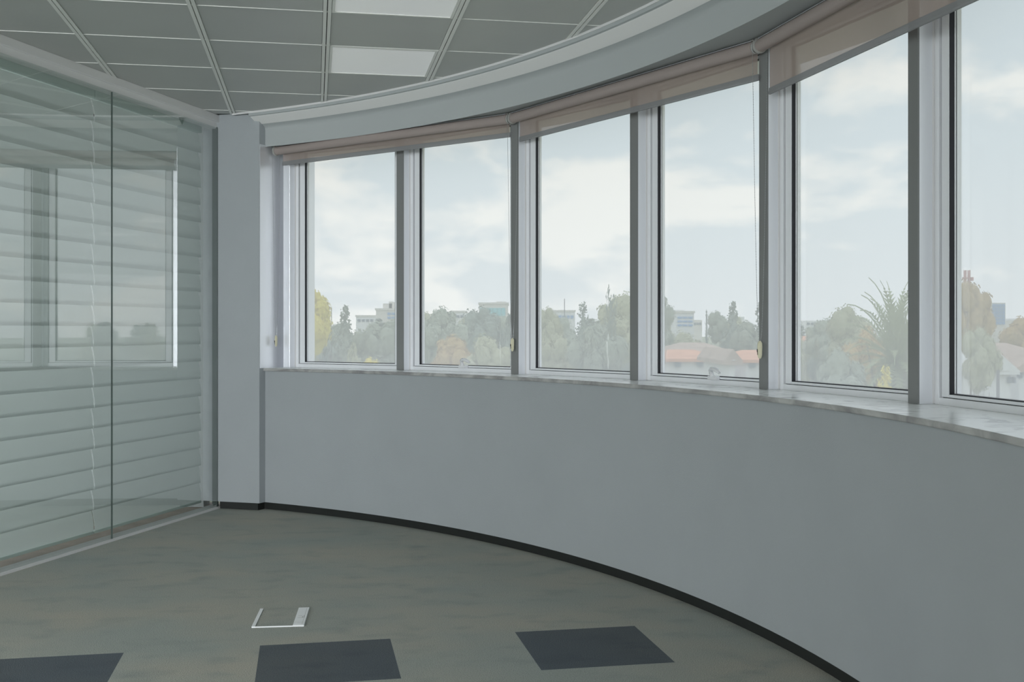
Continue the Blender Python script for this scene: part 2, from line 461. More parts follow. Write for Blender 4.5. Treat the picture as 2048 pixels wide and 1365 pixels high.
# ---------------- windows
TM = [radians(64.1 - 10.03 * k) for k in range(13)]
MW = .055
def mframe(th):
    """local frame at the left front corner of mullion th: x towards decreasing angle, y outwards"""
    tc_ = th - MW / 2 / RM
    o = at(th, RM); x = (sin(tc_), -cos(tc_)); y = (cos(tc_), sin(tc_))
    return Matrix(((x[0], y[0], 0, o[0]), (x[1], y[1], 0, o[1]), (0, 0, 1, 0), (0, 0, 0, 1)))
def px(p): return 1024 + FPX * p[0] / p[1]
ZT = 2.472
WL = ['far left window, beside the white pillar', 'second window from the left, with a white handle', 'third window from the left, without a handle',
      'fourth window from the left, with a white handle and red roofs behind', 'fifth window from the left, with the palm behind', 'nearest window, cut by the right edge']
for k in range(12):
    F0, F1 = mframe(TM[k]), mframe(TM[k + 1])
    P0 = F0 @ Vector((MW, .065, 0)); P1 = F1 @ Vector((0, .065, 0))
    X = (P1 - P0); w = X.length; X.normalize(); Y = Vector((-X.y, X.x, 0))
    if Y.dot(P0 - Vector((CX, CY, 0))) < 0: Y = -Y
    F = Matrix(((X.x, Y.x, 0, P0.x), (X.y, Y.y, 0, P0.y), (0, 0, 1, 0), (0, 0, 0, 1)))
    org = (P0 + P1) / 2; org.z = ZSILL
    mb = MB()
    a = .026
    mb.box(0, a, 0, .07, ZSILL, ZT, F).box(w - a, w, 0, .07, ZSILL, ZT, F).box(a, w - a, 0, .07, ZSILL, ZSILL + .025, F).box(a, w - a, 0, .07, ZT - .025, ZT, F)
    # small step on the frame face
    mb.box(a, a + .003, .022, .07, ZSILL + .02, ZT - .02, F).box(w - a - .003, w - a, .022, .07, ZSILL + .02, ZT - .02, F)
    wd = mb.build('window_%d' % (k + 1), M['frame'], loc=org, bevel=.0015)
    struct(wd, WL[k] if k < 6 else 'window further round the curve')
    # mullion on the left of this window (and the last one on the right)
    for FF, on in ((F0, True), (F1, k == 11)):
        if on:
            m_ = MB().box(0, MW, 0, .165, ZSILL, ZT, FF)
            m_.build('mullion', M['alu'], wd, org=org, bevel=.002)
            if not (k == 0 and FF is F0): MB().box(-.001, MW + .0006, -.003, .004, ZSILL + .001, ZT, FF).build('mullion_front_shade', M['cap'], wd, org=org)  # thin plate added to darken the room-side face like backlit shade
            g_ = MB().box(MW - .004, MW + .0012, .055, .061, ZSILL + .002, ZT, FF).box(MW - .002, MW + .002, .063, .066, ZSILL + .002, ZT, FF)
            g_.build('mullion_strip', M['alu_trim'], wd, org=org)
    # dark joint and sash
    g = .0045; s0 = a + .003 + g; sw = .043
    zb0, zb1 = ZSILL + .0275, ZSILL + .0375
    zt1 = ZT - .03; zt0 = zt1 - .012
    MB().box(a + .003, s0, .014, .02, ZSILL + .024, ZT - .025, F).box(w - s0, w - a - .003, .014, .02, ZSILL + .024, ZT - .025, F)\
        .box(s0, w - s0, .014, .02, ZSILL + .025, zb0, F).box(s0, w - s0, .014, .02, zt1, ZT - .025, F).build('joint_gasket', M['gasket'], wd, org=org)
    mb = MB()
    for b in ((s0, s0 + sw, zb0, zt1), (w - s0 - sw, w - s0, zb0, zt1)): mb.box(b[0], b[1], .006, .055, b[2], b[3], F)
    mb.box(s0 + sw, w - s0 - sw, .006, .055, zb0, zb1, F).box(s0 + sw, w - s0 - sw, .006, .055, zt0, zt1, F)
    mb.build('sash', M['frame'], wd, org=org, bevel=.0015)
    i0, i1 = s0 + sw, w - s0 - sw
    mb = MB()
    mb.box(i0, i0 + .0035, .010, .036, zb1, zt0, F).box(i1 - .0035, i1, .010, .036, zb1, zt0, F).box(i0, i1, .014, .036, zb1, zb1 + .0035, F).box(i0, i1, .014, .036, zt0 - .003, zt0, F)
    mb.build('glazing_gasket', M['gasket'], wd, org=org)
    MB().box(i0, i0 + .0065, .026, .030, zb1, zt0, F).build('glazing_bead', M['frame'], wd, org=org)
    # one pane (a single sheet of glass with thickness comes from two close faces would double the haze veil, so it is one sheet)
    pn = MB(); n = [F @ Vector(p) for p in ((i0, .034, zb1), (i1, .034, zb1), (i1, .034, zt0), (i0, .034, zt0))]
    pn.v = [tuple(p) for p in n]; pn.f = [[0, 1, 2, 3]]
    pn.build('glass_pane', M['glass'], wd, org=org)
    if k in (1, 3):                       # cockspur handle on the bottom rail
        tx = 926 if k == 1 else 1426
        xs = np.linspace(.1, w - .1, 400); x = min(xs, key=lambda q: abs(px(F @ Vector((q, -.01, 0))) - tx))
        zb = zb0 - .004
        hb = MB().box(x - .032, x + .032, -.020, .006, zb, zb + .019, F).build('handle', M['handle'], wd, org=org, bevel=.004)
        pts = [F @ Vector(p) for p in ((x - .004, -.012, zb + .017), (x - .006, -.016, zb + .032), (x - .002, -.022, zb + .046), (x + .012, -.028, zb + .053), (x + .035, -.032, zb + .053), (x + .058, -.034, zb + .047), (x + .076, -.035, zb + .036))]
        MB().tube(pts, [.011, .011, .011, .0105, .0105, .010, .007], 10).build('lever', M['handle'], hb, org=org, smooth=True)

# ---------------- roller blinds
BL = [(64.4, 43.67, 2.338, 'short taupe roller blind over the two farthest windows'), (43.67, 23.55, 2.300, 'taupe roller blind over the third and fourth windows'),
      (23.55, 3.4, 2.222, 'lowest hanging taupe roller blind, over the two nearest windows')]
RB = 5.52; ZTUBE = 2.437; TR = .028
for k, (ta, tb, zb, lab) in enumerate(BL):
    p0 = Vector((*at(radians(ta), RB if k else 5.50), 0)); p1 = Vector((*at(radians(tb), RB), 0))
    X = (p1 - p0); w = X.length - .012; X.normalize(); p0 = p0 + X * .006; p1 = p0 + X * w; Y = Vector((-X.y, X.x, 0))
    if Y.dot(p0 - Vector((CX, CY, 0))) < 0: Y = -Y
    F = Matrix(((X.x, Y.x, 0, p0.x), (X.y, Y.y, 0, p0.y), (0, 0, 1, 0), (0, 0, 0, 1)))
    t = thing('roller_blind', lab, 'roller blind', (p0 + p1) / 2 + Vector((0, 0, ZSOF - .002)), 'roller blinds under the bulkhead')
    og = t.location
    MB().tube([F @ Vector((.020, 0, ZTUBE)), F @ Vector((w - .014, 0, ZTUBE))], TR, 24).build('roller', M['tube'], t, org=og, smooth=True)
    ck = MB().tube([F @ Vector((.004, 0, ZTUBE)), F @ Vector((.019, 0, ZTUBE))], .031, 24).tube([F @ Vector((.008, 0, ZTUBE)), F @ Vector((.014, 0, ZTUBE))], .0325, 24)
    ck.build('chain_clutch', M['grey_plastic'], t, org=og, smooth=True)
    MB().tube([F @ Vector((w - .013, 0, ZTUBE)), F @ Vector((w - .004, 0, ZTUBE))], .027, 20).build('end_cap', M['grey_plastic'], t, org=og, smooth=True)
    for x, xa_, xb_ in ((.0, 0, .02), (w - .007, w - .02, w - .004)):
        br = MB().sweep([(xa_, ZSOF - .002), (xa_, ZSOF - .005), (x, ZSOF - .005), (x, ZTUBE - .022), (x + .003, ZTUBE - .022), (x + .003, ZSOF - .005), (xb_, ZSOF - .005), (xb_, ZSOF - .002)] if x == 0 else
             [(xa_, ZSOF - .002), (xa_, ZSOF - .005), (x, ZSOF - .005), (x, ZTUBE - .022), (x + .003, ZTUBE - .022), (x + .003, ZSOF - .002)],
             [lambda a, z, y=y: tuple(F @ Vector((a, y, z))) for y in (-.018, .022)])
        br.build('bracket', M['grey_plastic'], t, org=og)
    MB().box(.004, w - .004, -.012, .03, ZSOF - .0045, ZSOF - .001, F).build('head_channel', M['alu'], t, org=og)
    # cloth with gentle waves
    mb = MB(); nx, nz = 60, 6
    xa, xb = .050, w - .022
    for iz in range(nz + 1):
        z = ZTUBE + (zb + .028 - ZTUBE) * iz / nz
        for ix in range(nx + 1):
            x = xa + (xb - xa) * ix / nx
            y = .0275 - .001 * sin(x * 17 + k) * (iz / nz)
            mb.v.append(tuple(F @ Vector((x, y, z))))
    for iz in range(nz):
        for ix in range(nx):
            q = iz * (nx + 1) + ix; mb.f.append([q, q + 1, q + nx + 2, q + nx + 1])
    mb.build('cloth', M['fabric'], t, org=og, smooth=True)
    prof = [(.0235, zb), (.0315, zb), (.0335, zb + .006), (.0305, zb + .028), (.0255, zb + .028), (.022, zb + .006)]
    frs = [lambda y, z, x=x: tuple(F @ Vector((x, y, z))) for x in (xa - .004, xb + .004)]
    MB().sweep(prof, frs).build('bottom_bar', M['hem'], t, org=og)
    # bead chain loop with a cream tensioner
    cx = .011; zt = 1.165 + (.0 if k else .01)
    ch = MB(); pa = []
    for sgn in (-1, 1):
        for q in range(0, 31):
            f = q / 30; z = ZTUBE + (zt - ZTUBE) * f; y = sgn * (.031 * (1 - f) ** .6 + .004)
            pa.append((sgn, Vector((cx + .002 * sin(f * 3), y, z))))
    for sgn in (-1, 1):
        pts = [F @ p for s_, p in pa if s_ == sgn]
        ch.tube(pts, .0007, 4)
        L = ZTUBE - zt; nb = int(L / .011)
        for q in range(nb):
            f = q / nb * 30; i = int(f); u = f - i; p = pts[i].lerp(pts[min(i + 1, 30)], u); r = .0021; n = len(ch.v)
            ch.v += [tuple(p + Vector(d) * r) for d in ((1, 0, 0), (0, 1, 0), (-1, 0, 0), (0, -1, 0), (0, 0, 1), (0, 0, -1))]
            ch.f += [[n + i_ for i_ in tri] for tri in ((0, 1, 4), (1, 2, 4), (2, 3, 4), (3, 0, 4), (1, 0, 5), (2, 1, 5), (3, 2, 5), (0, 3, 5))]
    co = ch.build('chain', M['chainm'], t, org=og)
    b_ = MB(); lev = [(0, .004), (.006, .0075), (.016, .0095), (.05, .0105), (.066, .0098), (.073, .0065), (.077, .002)]
    base = zt - .072
    n0 = len(b_.v)
    for h, r in lev:
        for j in range(14):
            u = 2 * pi * j / 14; b_.v.append(tuple(F @ Vector((cx + cos(u) * r * .72, sin(u) * r * 1.05, base + h))))
    for i in range(len(lev) - 1):
        for j in range(14):
            q = i * 14 + j; r_ = i * 14 + (j + 1) % 14; b_.f.append([q, r_, r_ + 14, q + 14])
    b_.f.append(list(range(14))[::-1]); b_.f.append([(len(lev) - 1) * 14 + j for j in range(14)])
    tn = b_.build('tensioner', M['cream'], t, org=og, smooth=True)
    sl = MB(); xs = cx - .0078
    for b in ((-.001, .001, .016, .040), (-.004, -.001, .028, .030), (-.005, -.003, .028, .042)): sl.box(b[0] + cx, b[1] + cx, -.0118, -.0102, base + b[2], base + b[3], F)
    sl.build('slot', M['gasket'], tn, org=og)

# ---------------- glass partition on the left
GL = 9.2
O3 = Vector((A.x, A.y, 0)) + Vector((GU.x, GU.y, 0)) * (-.02)
FG = Matrix(((GU.x, GN.x, 0, O3.x), (GU.y, GN.y, 0, O3.y), (0, 0, 1, 0), (0, 0, 0, 1)))   # x along, y into room
wl = struct(MB().box(0, GL, -.050, -.002, 0, .014, FG).box(0, GL, -.044, -.040, .014, .03, FG).box(0, GL, -.020, -.016, .014, .026, FG).build('wall_left', M['alu_trim']), 'frameless glass partition in a white aluminium track')
ZG = 2.585
tr4 = struct(MB().sweep([(0, ZG + .044), (.0, ZC), (-.075, ZC), (-.075, ZG), (-.024, ZG), (-.020, ZG + .008), (-.016, ZG + .044)],
     [lambda y, z, x=x: tuple(FG @ Vector((x, y, z))) for x in (0.02, GL)]).build('trim_4', M['alu_trim'], bevel=.002), 'white aluminium head track above the glass')
edges = [.03, 1.215, 2.42, 3.62, 4.82, 6.02, 7.22, 8.42]
for q in range(len(edges) - 1):
    x0, x1 = edges[q], edges[q + 1]
    pn = MB(); pn.v = [tuple(FG @ Vector(p)) for p in ((x0 + .002, -.008, .016), (x1 - .002, -.008, .016), (x1 - .002, -.008, ZG + .004), (x0 + .002, -.008, ZG + .004))]; pn.f = [[0, 1, 2, 3]]
    pn.build('glass_panel', M['glasswall'], wl)
    MB().box(x1 - .002, x1 + .002, -.014, -.004, .016, ZG, FG).build('glass_joint', M['glass_edge'], wl)
MB().box(.012, .030, -.050, -.012, .014, ZG + .01, FG).build('edge_channel', M['glass_edge'], wl)
# the office behind the partition
MB().box(-.2, GL, -.40, -.052, -.004, .004, FG).build('threshold', M['timber'], wl)
# horizontal-slat blinds behind the glass
def slat_blind(x0, x1, label, ztop):
    yb = -.115
    ctr = FG @ Vector(((x0 + x1) / 2, yb, .05))
    t = thing('slat_blind', label, 'window blind', ctr, 'slatted blinds behind the glass')
    pitch = .1175; n = 21
    Fl = Matrix.Translation(-ctr) @ FG
    me = None
    for i in range(n):
        zc = .130 + pitch * i
        st = .004 if i % 2 else -.004
        if me is None:
            mb = MB()
            prof = []
            for q in range(7):
                f = q / 6; prof.append((.011 * (1 - 2 * f) + .006 * sin(pi * f), -.0665 + .133 * f))
            prof2 = prof + [(a_ - .0012, z_) for a_, z_ in prof[::-1]]
            mb.sweep(prof2, [lambda y, z, x=x: (Fl.to_3x3() @ Vector((x, y, z)))[:] for x in (-(x1 - x0) / 2, (x1 - x0) / 2)])
            me_o = mb.build('slat', M['slat'], t, smooth=True); me = me_o.data; o = me_o
        else:
            o = bpy.data.objects.new('slat', me); COL.objects.link(o); o.parent = t
        d = FG.to_3x3() @ Vector((st, 0, 0)); o.location = (d.x, d.y, zc - ctr.z)
    MB().box(x0, x1, yb - .02, yb + .016, .045, .062, FG).build('bottom_rail', M['slat_rail'], t, org=ctr, bevel=.003)
    MB().box(x0, x1, yb - .026, yb + .02, ztop - .05, ztop, FG).build('head_rail', M['slat_rail'], t, org=ctr, bevel=.003)
slat_blind(.085, 1.2425, 'pale slatted blind behind the glass panel next to the pillar', 2.60)
slat_blind(1.2535, 2.42, 'pale slatted blind behind the glass, left of the dark joint', 2.60)
slat_blind(2.45, 3.62, 'pale slatted blind behind the glass, cut by the left edge', 2.60)

# back and side walls behind the camera
pe = at(TH1, R(TH1))
struct(MB().box(-6.75, pe[0] + .35, -9.15, -9.0, 0, ZC).build('wall_rear', M['paint_smooth']), 'rear wall behind the camera')
struct(MB().box(pe[0] - .02, pe[0] + .3, -9.0, pe[1] + .02, 0, ZC).build('wall_side', M['paint_smooth']), 'side wall behind the camera')
struct(MB().box(-6.75, -6.6, -9.0, 7.6, 0, ZC).build('wall_far_left', M['paint_smooth']), 'far wall of the neighbouring office')
struct(MB().box(-6.75, -2.11, 7.47, 7.62, 0, ZC).build('wall_far', M['paint_smooth']), 'end wall of the neighbouring office')

# ---------------- floor socket box
def fpt(x, y): d = EYE * FPX / (y - HOR); return Vector(((x - 1024) / FPX * d, d))
b0 = fpt(503, 1257); bx_ = fpt(608, 1254) - b0; bw_ = bx_.length; bx_.normalize(); by_ = Vector((-bx_.y, bx_.x)); bl_ = (fpt(511, 1221) - b0).length
FB = Matrix(((bx_.x, by_.x, 0, b0.x), (bx_.y, by_.y, 0, b0.y), (0, 0, 1, 0), (0, 0, 0, 1)))
cb = FB @ Vector((bw_ / 2, bl_ / 2, 0))
t = thing('floor_socket_box', 'small carpet-lidded floor socket box with white edges set in the carpet', 'floor box', (cb.x, cb.y, 0.0))
MB().box(0, .014, 0, bl_, .0005, .006, FB).box(.014, bw_, 0, .005, .0005, .005, FB).box(.014, bw_, bl_ - .004, bl_, .0005, .002, FB).build('frame', M['diffuser'], t, org=t.location)
MB().box(.016, bw_ - .046, .006, bl_ - .005, .0005, .0035, FB).build('lid', M['carpet'], t, org=t.location)
MB().box(.014, .0165, .005, bl_ - .005, .0005, .001, FB).box(.016, bw_ - .046, .005, .008, .0005, .0038, FB).build('lid_gap', M['gap'], t, org=t.location)
hp = MB().box(bw_ - .046, bw_, .005, bl_, .0005, .006, FB).build('handle_plate', M['diffuser'], t, org=t.location, bevel=.001)
mk = MB()
for b in ((.010, .032, .118, .121), (.010, .028, .150, .153), (.028, .031, .121, .140), (.034, .037, .118, .150), (.031, .036, .148, .151), (0.002, .044, .045, .046), (.036, .0368, .01, bl_ - .01)):
    mk.box(bw_ - .046 + b[0], bw_ - .046 + b[1], b[2], b[3], .006, .0063, FB)
mk.build('printed_mark', M['grey_plastic'], hp, org=t.location)

# =================================================================== outdoors
GZ = -6.5
def foliage(name, c, a=.25): return mat(name, c, .9, noise=(.35, a, 6), spec=.1, rnd=.10)
M['leaf_grey'] = foliage('leaf_grey_green', (.42, .46, .36))
M['leaf_olive'] = foliage('leaf_olive', (.52, .52, .34))
M['leaf_dark'] = foliage('leaf_dark_green', (.32, .37, .31))
M['leaf_yellow'] = foliage('leaf_yellow', (1.0, .76, .14))
M['leaf_autumn'] = foliage('leaf_autumn', (.62, .44, .20))
M['leaf_palm'] = foliage('leaf_palm', (.40, .44, .26))
M['bark'] = mat('bark', (.22, .19, .16), .9, noise=(3, .3))
M['grass'] = mat('dry_grass_ground', (.34, .36, .24), .95, noise=(.06, .35, 8))
M['house_white'] = mat('white_render', (.80, .80, .79), .8, noise=(.5, .04))
M['house_cream'] = mat('cream_render', (.74, .70, .64), .8, noise=(.5, .05))
M['roof_red'] = mat('terracotta_roof', (.82, .38, .22), .85, noise=(.8, .15))
M['roof_brown'] = mat('brown_roof', (.52, .38, .30), .85, noise=(.8, .15))
M['win_dark'] = mat('dark_window_glass', (.16, .20, .24), .2)
M['win_teal'] = mat('turquoise_glass', (.22, .58, .62), .2)
M['win_blue'] = mat('blue_glass', (.16, .34, .62), .2)
M['steel'] = mat('painted_steel', (.55, .22, .20), .6)
M['post'] = mat('dark_post', (.15, .15, .16), .6)

gr = MB(); gr.v = [(-900, 14, GZ), (900, 14, GZ), (900, 1200, GZ), (-900, 1200, GZ)]; gr.f = [[0, 1, 2, 3]]
gr.v += [(-900, -200, GZ), (900, -200, GZ)]; gr.f += [[4, 5, 1, 0]]
struct(gr.build('ground', M['grass']), 'ground with grass and shrubs')

def quads_mesh(name, C, U, V, extra=None):
    """leaf quads: centres C, half axes U, V"""
    n = len(C)
    P = np.stack([C - U - V, C + U - V * .6, C + U * .9 + V, C - U * .7 + V * .9], 1).reshape(-1, 3)
    Fq = np.arange(4 * n).reshape(-1, 4)
    v = P.tolist(); f = Fq.tolist()
    if extra:
        k = len(v); v += extra[0]; f += [[i + k for i in q] for q in extra[1]]
    me = bpy.data.meshes.new(name); me.from_pydata(v, [], f); me.update(); return me
def rdir(n):
    d = rng.normal(size=(n, 3)); return d / np.linalg.norm(d, axis=1, keepdims=True)
def ball(c, r, seg=8, ring=5):
    v = []; f = []
    for i in range(ring + 1):
        ph = pi * i / ring
        for j in range(seg):
            u = 2 * pi * j / seg; v.append((c[0] + r[0] * sin(ph) * cos(u), c[1] + r[1] * sin(ph) * sin(u), c[2] + r[2] * cos(ph)))
    for i in range(ring):
        for j in range(seg):
            a = i * seg + j; b = i * seg + (j + 1) % seg; f.append([a, a + seg, b + seg, b])
    return v, f
def merge(parts):
    v = []; f = []
    for a, b in parts:
        k = len(v); v += a; f += [[i + k for i in q] for q in b]
    return v, f
def broad(nblob=26, nleaf=5200, leaf=.014, top=.5, seed=0, wide=1.0):
    r = np.random.default_rng(seed)
    cs = []; parts = []
    while len(cs) < nblob:
        p = r.uniform(-1, 1, 3)
        if np.linalg.norm(p) > 1: continue
        c = np.array([p[0] * .34 * wide, p[1] * .34 * wide, .58 + p[2] * .30]); cs.append((c, r.uniform(.10, .19)))
    cs.append((np.array([0, 0, .84]), .15)); cs.append((np.array([0, 0, .5]), .3))
    C = []; Nn = []
    for c, rad in cs:
        k = int(nleaf * rad / sum(q for _, q in cs)); d = rdir(k)
        rr = rad * r.uniform(.80, 1.10, (k, 1))
        C.append(c + d * rr); Nn.append(d)
        parts.append(ball(c, (rad * .86,) * 3))
    C = np.concatenate(C); Nn = np.concatenate(Nn)
    T1 = np.cross(Nn, rdir(len(C))); T1 /= np.linalg.norm(T1, axis=1, keepdims=True) + 1e-9; T2 = np.cross(Nn, T1) + Nn * r.uniform(-.7, .7, (len(C), 1))
    s = r.uniform(.6, 1.4, (len(C), 1)) * leaf
    return quads_mesh('broad_crown', C, T1 * s, T2 * s * .8, merge(parts))
def conifer(nb=150, seed=0, slim=1.0, droop=.25, leaf=.011):
    r = np.random.default_rng(seed); C = []; U = []
    for b in range(nb):
        h = .08 + .9 * (b / nb) ** .9; L = (1 - h) ** .78 * .34 * slim * r.uniform(.6, 1.2) + .003
        a = b * 2.4 + r.uniform(-.4, .4); k = max(6, int(60 * (L + .06)))
        s = r.uniform(.05, 1, k)
        x = cos(a) * L * s; y = sin(a) * L * s; z = h - droop * L * s + .10 * L * s ** 3
        P = np.stack([x, y, z], 1) + r.normal(0, .008, (k, 3)) * [1, 1, .7]
        C.append(P); U.append(np.tile([cos(a), sin(a), -droop], (k, 1)))
    C = np.concatenate(C); C = np.repeat(C, 3, 0) + r.normal(0, 1, (len(C) * 3, 3)) * [.0035, .0035, .006]; U = np.repeat(np.concatenate(U), 3, 0)
    V = np.cross(U, rdir(len(U))); V /= np.linalg.norm(V, axis=1, keepdims=True) + 1e-9
    s = r.uniform(.6, 1.4, (len(C), 1)) * leaf * np.clip(1.15 - C[:, 2:3], .35, 1) * 1.45
    v = []; f = []
    for i, (z, q) in enumerate(((.05, .20), (.3, .16), (.6, .08), (.93, .006))):
        for j in range(8): v.append((cos(j * pi / 4) * q * slim, sin(j * pi / 4) * q * slim, z))
    for i in range(3):
        for j in range(8): a = i * 8 + j; b = i * 8 + (j + 1) % 8; f.append([a, b, b + 8, a + 8])
    return quads_mesh('conifer_crown', C, U * s * 1.3, V * s, (v, f))
def palm_mesh():
    mb = MB(); r = random.Random(3)
    for k in range(60):
        a = k * 2.399; el = radians(86 - k * 2.0); L = .36 + .05 * r.random()
        pts = []
        for i in range(9):
            s = i / 8; ang = el - s * s * radians(52)
            if i == 0: p = Vector((0, 0, .62))
            else: p = pts[-1] + Vector((cos(a) * cos(ang), sin(a) * cos(ang), sin(ang))) * (L / 8)
            pts.append(p)
        mb.tube(pts, [.006 - .0005 * i for i in range(9)], 4)
        side = Vector((-sin(a), cos(a), 0))
        for i in range(1, 9):
            d = (pts[i] - pts[i - 1]).normalized()
            for sg in (-1, 1):
                for u in (0, .5):
                    p = pts[i - 1].lerp(pts[i], u); l = .078 * sin(pi * min(1, (i + u) / 9 + .12))
                    q = p + (side * sg * .8 + d * .8 + Vector((0, 0, .10))).normalized() * l
                    n = len(mb.v); mb.v += [tuple(p), tuple(p + d * .020), tuple(q)]; mb.f.append([n, n + 1, n + 2])
    me = bpy.data.meshes.new('palm_fronds'); me.from_pydata(mb.v, [], mb.f); me.update(); return me
def trunk_mesh():
    mb = MB(); mb.tube([(0, 0, 0), (.005, 0, .3), (0, .005, .6)], [.028, .02, .010], 8)
    for a in (0, 2.1, 4.2): mb.tube([(0, 0, .3), (cos(a) * .12, sin(a) * .12, .5), (cos(a) * .18, sin(a) * .18, .7)], [.012, .008, .003], 5)
    me = bpy.data.meshes.new('trunk'); me.from_pydata(mb.v, [], mb.f); me.update(); me.materials.append(M['bark']); return me
def twig_mesh(seed, lvl=5, leaves=True):
    r = random.Random(seed); mb = MB(); ends = []
    def grow(p, d, L, rad, n):
        q = p + d * L; mb.tube([p, p.lerp(q, .5) + Vector((r.uniform(-1, 1), r.uniform(-1, 1), 0)) * L * .06, q], [rad, rad * .85, rad * .65], 4, False)
        ends.append(q)
        if n == 0: return
        for k in range(3 if n > 2 else 2):
            v = (d + Vector((r.uniform(-1, 1), r.uniform(-1, 1), r.uniform(-.3, .5))) * .75).normalized(); grow(q, v, L * r.uniform(.6, .8), rad * .6, n - 1)
    grow(Vector((0, 0, 0)), Vector((0, 0, 1)), .3, .014, lvl)
    if leaves:
        for e_ in ends:
            for k in range(2):
                p = e_ + Vector((r.uniform(-1, 1), r.uniform(-1, 1), r.uniform(-1, 1))) * .02; s = .012; n = len(mb.v)
                u = Vector((r.uniform(-1, 1), r.uniform(-1, 1), r.uniform(-1, 1))).normalized() * s; w_ = u.orthogonal()
                mb.v += [tuple(p - u), tuple(p + w_), tuple(p + u), tuple(p - w_)]; mb.f.append([n, n + 1, n + 2, n + 3])
    me = bpy.data.meshes.new('twigs'); me.from_pydata(mb.v, [], mb.f); me.update(); return me

MESH = {'broad': broad(seed=1), 'broad2': broad(seed=5, nblob=34), 'broad3': broad(seed=9, nblob=22, wide=1.15), 'conifer': conifer(seed=2), 'conifer2': conifer(seed=4, nb=110, droop=.1),
        'cypress': conifer(seed=6, slim=.42, droop=-.8, leaf=.008), 'palm': palm_mesh(), 'sparse': twig_mesh(5), 'bare': twig_mesh(8, leaves=False)}
for k_, me in MESH.items(): me.materials.append(M['leaf_grey'])
TRUNK = trunk_mesh()
def plant(name, kind, leaf, pxc, topy, D, wpx, label, cat='tree', group=None, rot=None, zbase=GZ):
    x = (pxc - 1024) / FPX * D; zt = EYE + (HOR - topy) / FPX * D; h = zt - zbase; w = wpx / FPX * D
    base_w = {'broad': .92, 'broad2': .92, 'broad3': 1.0, 'conifer': .27, 'conifer2': .29, 'cypress': .30, 'palm': .62, 'sparse': .7, 'bare': .7}[kind]
    t = thing(name, label, cat, (x, D, zbase), group, rot if rot is not None else random.random() * 6.28)
    s = w / base_w
    hz = h / {'palm': .93, 'sparse': .95, 'bare': .95}.get(kind, 1.0); lift = 0
    if kind.startswith('broad'):
        hz = min(h, max(1.45 * s, .35 * h)); lift = h - hz
    o = bpy.data.objects.new('foliage' if kind != 'bare' else 'branches', MESH[kind]); COL.objects.link(o); o.parent = t; o.scale = (s, s, hz); o.location = (0, 0, lift)
    o.material_slots[0].link = 'OBJECT'; o.material_slots[0].material = M[leaf]
    if kind not in ('bare', 'sparse'):
        k = bpy.data.objects.new('trunk', TRUNK); COL.objects.link(k); k.parent = t; k.scale = (max(s, h * .3), max(s, h * .3), lift + hz)
    return t
P = plant
# first window
P('yellow_tree', 'broad2', 'leaf_yellow', 622, 577, 48, 118, 'tall rounded yellow-leaved tree behind the first window')
P('cypress', 'cypress', 'leaf_dark', 653, 597, 70, 10, 'slim dark cypress rising just right of the yellow tree')
P('cypress', 'cypress', 'leaf_dark', 663, 612, 76, 9, 'shorter slim cypress second to the right of the yellow tree')
P('conifer_tree', 'conifer', 'leaf_grey', 690, 606, 55, 62, 'grey-green pointed conifer in the middle of the first window')
P('broadleaf_tree', 'broad', 'leaf_grey', 748, 640, 50, 110, 'low rounded grey-green tree right of the conifer, first window')
P('bare_tree', 'bare', 'bark', 738, 622, 62, 30, 'thin leafless treetop showing against the white building')
P('yellow_shrub', 'conifer2', 'leaf_olive', 706, 682, 40, 70, 'yellow-green shrub low in the first window', 'shrub')
P('yellow_shrub', 'broad', 'leaf_yellow', 738, 712, 38, 60, 'low yellow-flowering shrub at the bottom of the first window', 'shrub')
# second window
P('broadleaf_tree', 'broad3', 'leaf_grey', 884, 612, 56, 115, 'broad grey-green tree at the left of the second window')
P('broadleaf_tree', 'broad2', 'leaf_olive', 852, 626, 70, 70, 'olive tree crown against the left frame of the second window')
P('broadleaf_tree', 'broad', 'leaf_dark', 968, 610, 66, 100, 'darker green tree in front of the building with turquoise windows')
P('broadleaf_tree', 'broad2', 'leaf_olive', 978, 672, 42, 110, 'low yellow-green tree at the right of the second window')
P('broadleaf_tree', 'broad3', 'leaf_autumn', 905, 668, 47, 120, 'brownish bushy tree low in the middle of the second window')
P('conifer_tree', 'conifer', 'leaf_dark', 1018, 622, 64, 46, 'small dark conifer at the right frame of the second window')
# third window
P('broadleaf_tree', 'broad', 'leaf_olive', 1098, 612, 60, 60, 'narrow olive tree at the left of the third window')
P('conifer_tree', 'conifer2', 'leaf_dark', 1166, 601, 62, 56, 'dark layered conifer in the middle of the third window')
P('broadleaf_tree', 'broad2', 'leaf_olive', 1238, 588, 52, 110, 'large olive-green tree at the right of the third window')
P('sparse_tree', 'sparse', 'leaf_dark', 1212, 580, 50, 60, 'thin-branched tree reaching above the large olive-green one')
P('broadleaf_tree', 'broad3', 'leaf_grey', 1195, 640, 43, 130, 'full grey-green tree filling the lower half of the third window')
P('broadleaf_tree', 'broad', 'leaf_olive', 1112, 664, 46, 90, 'yellowish bushy tree low at the left of the third window')
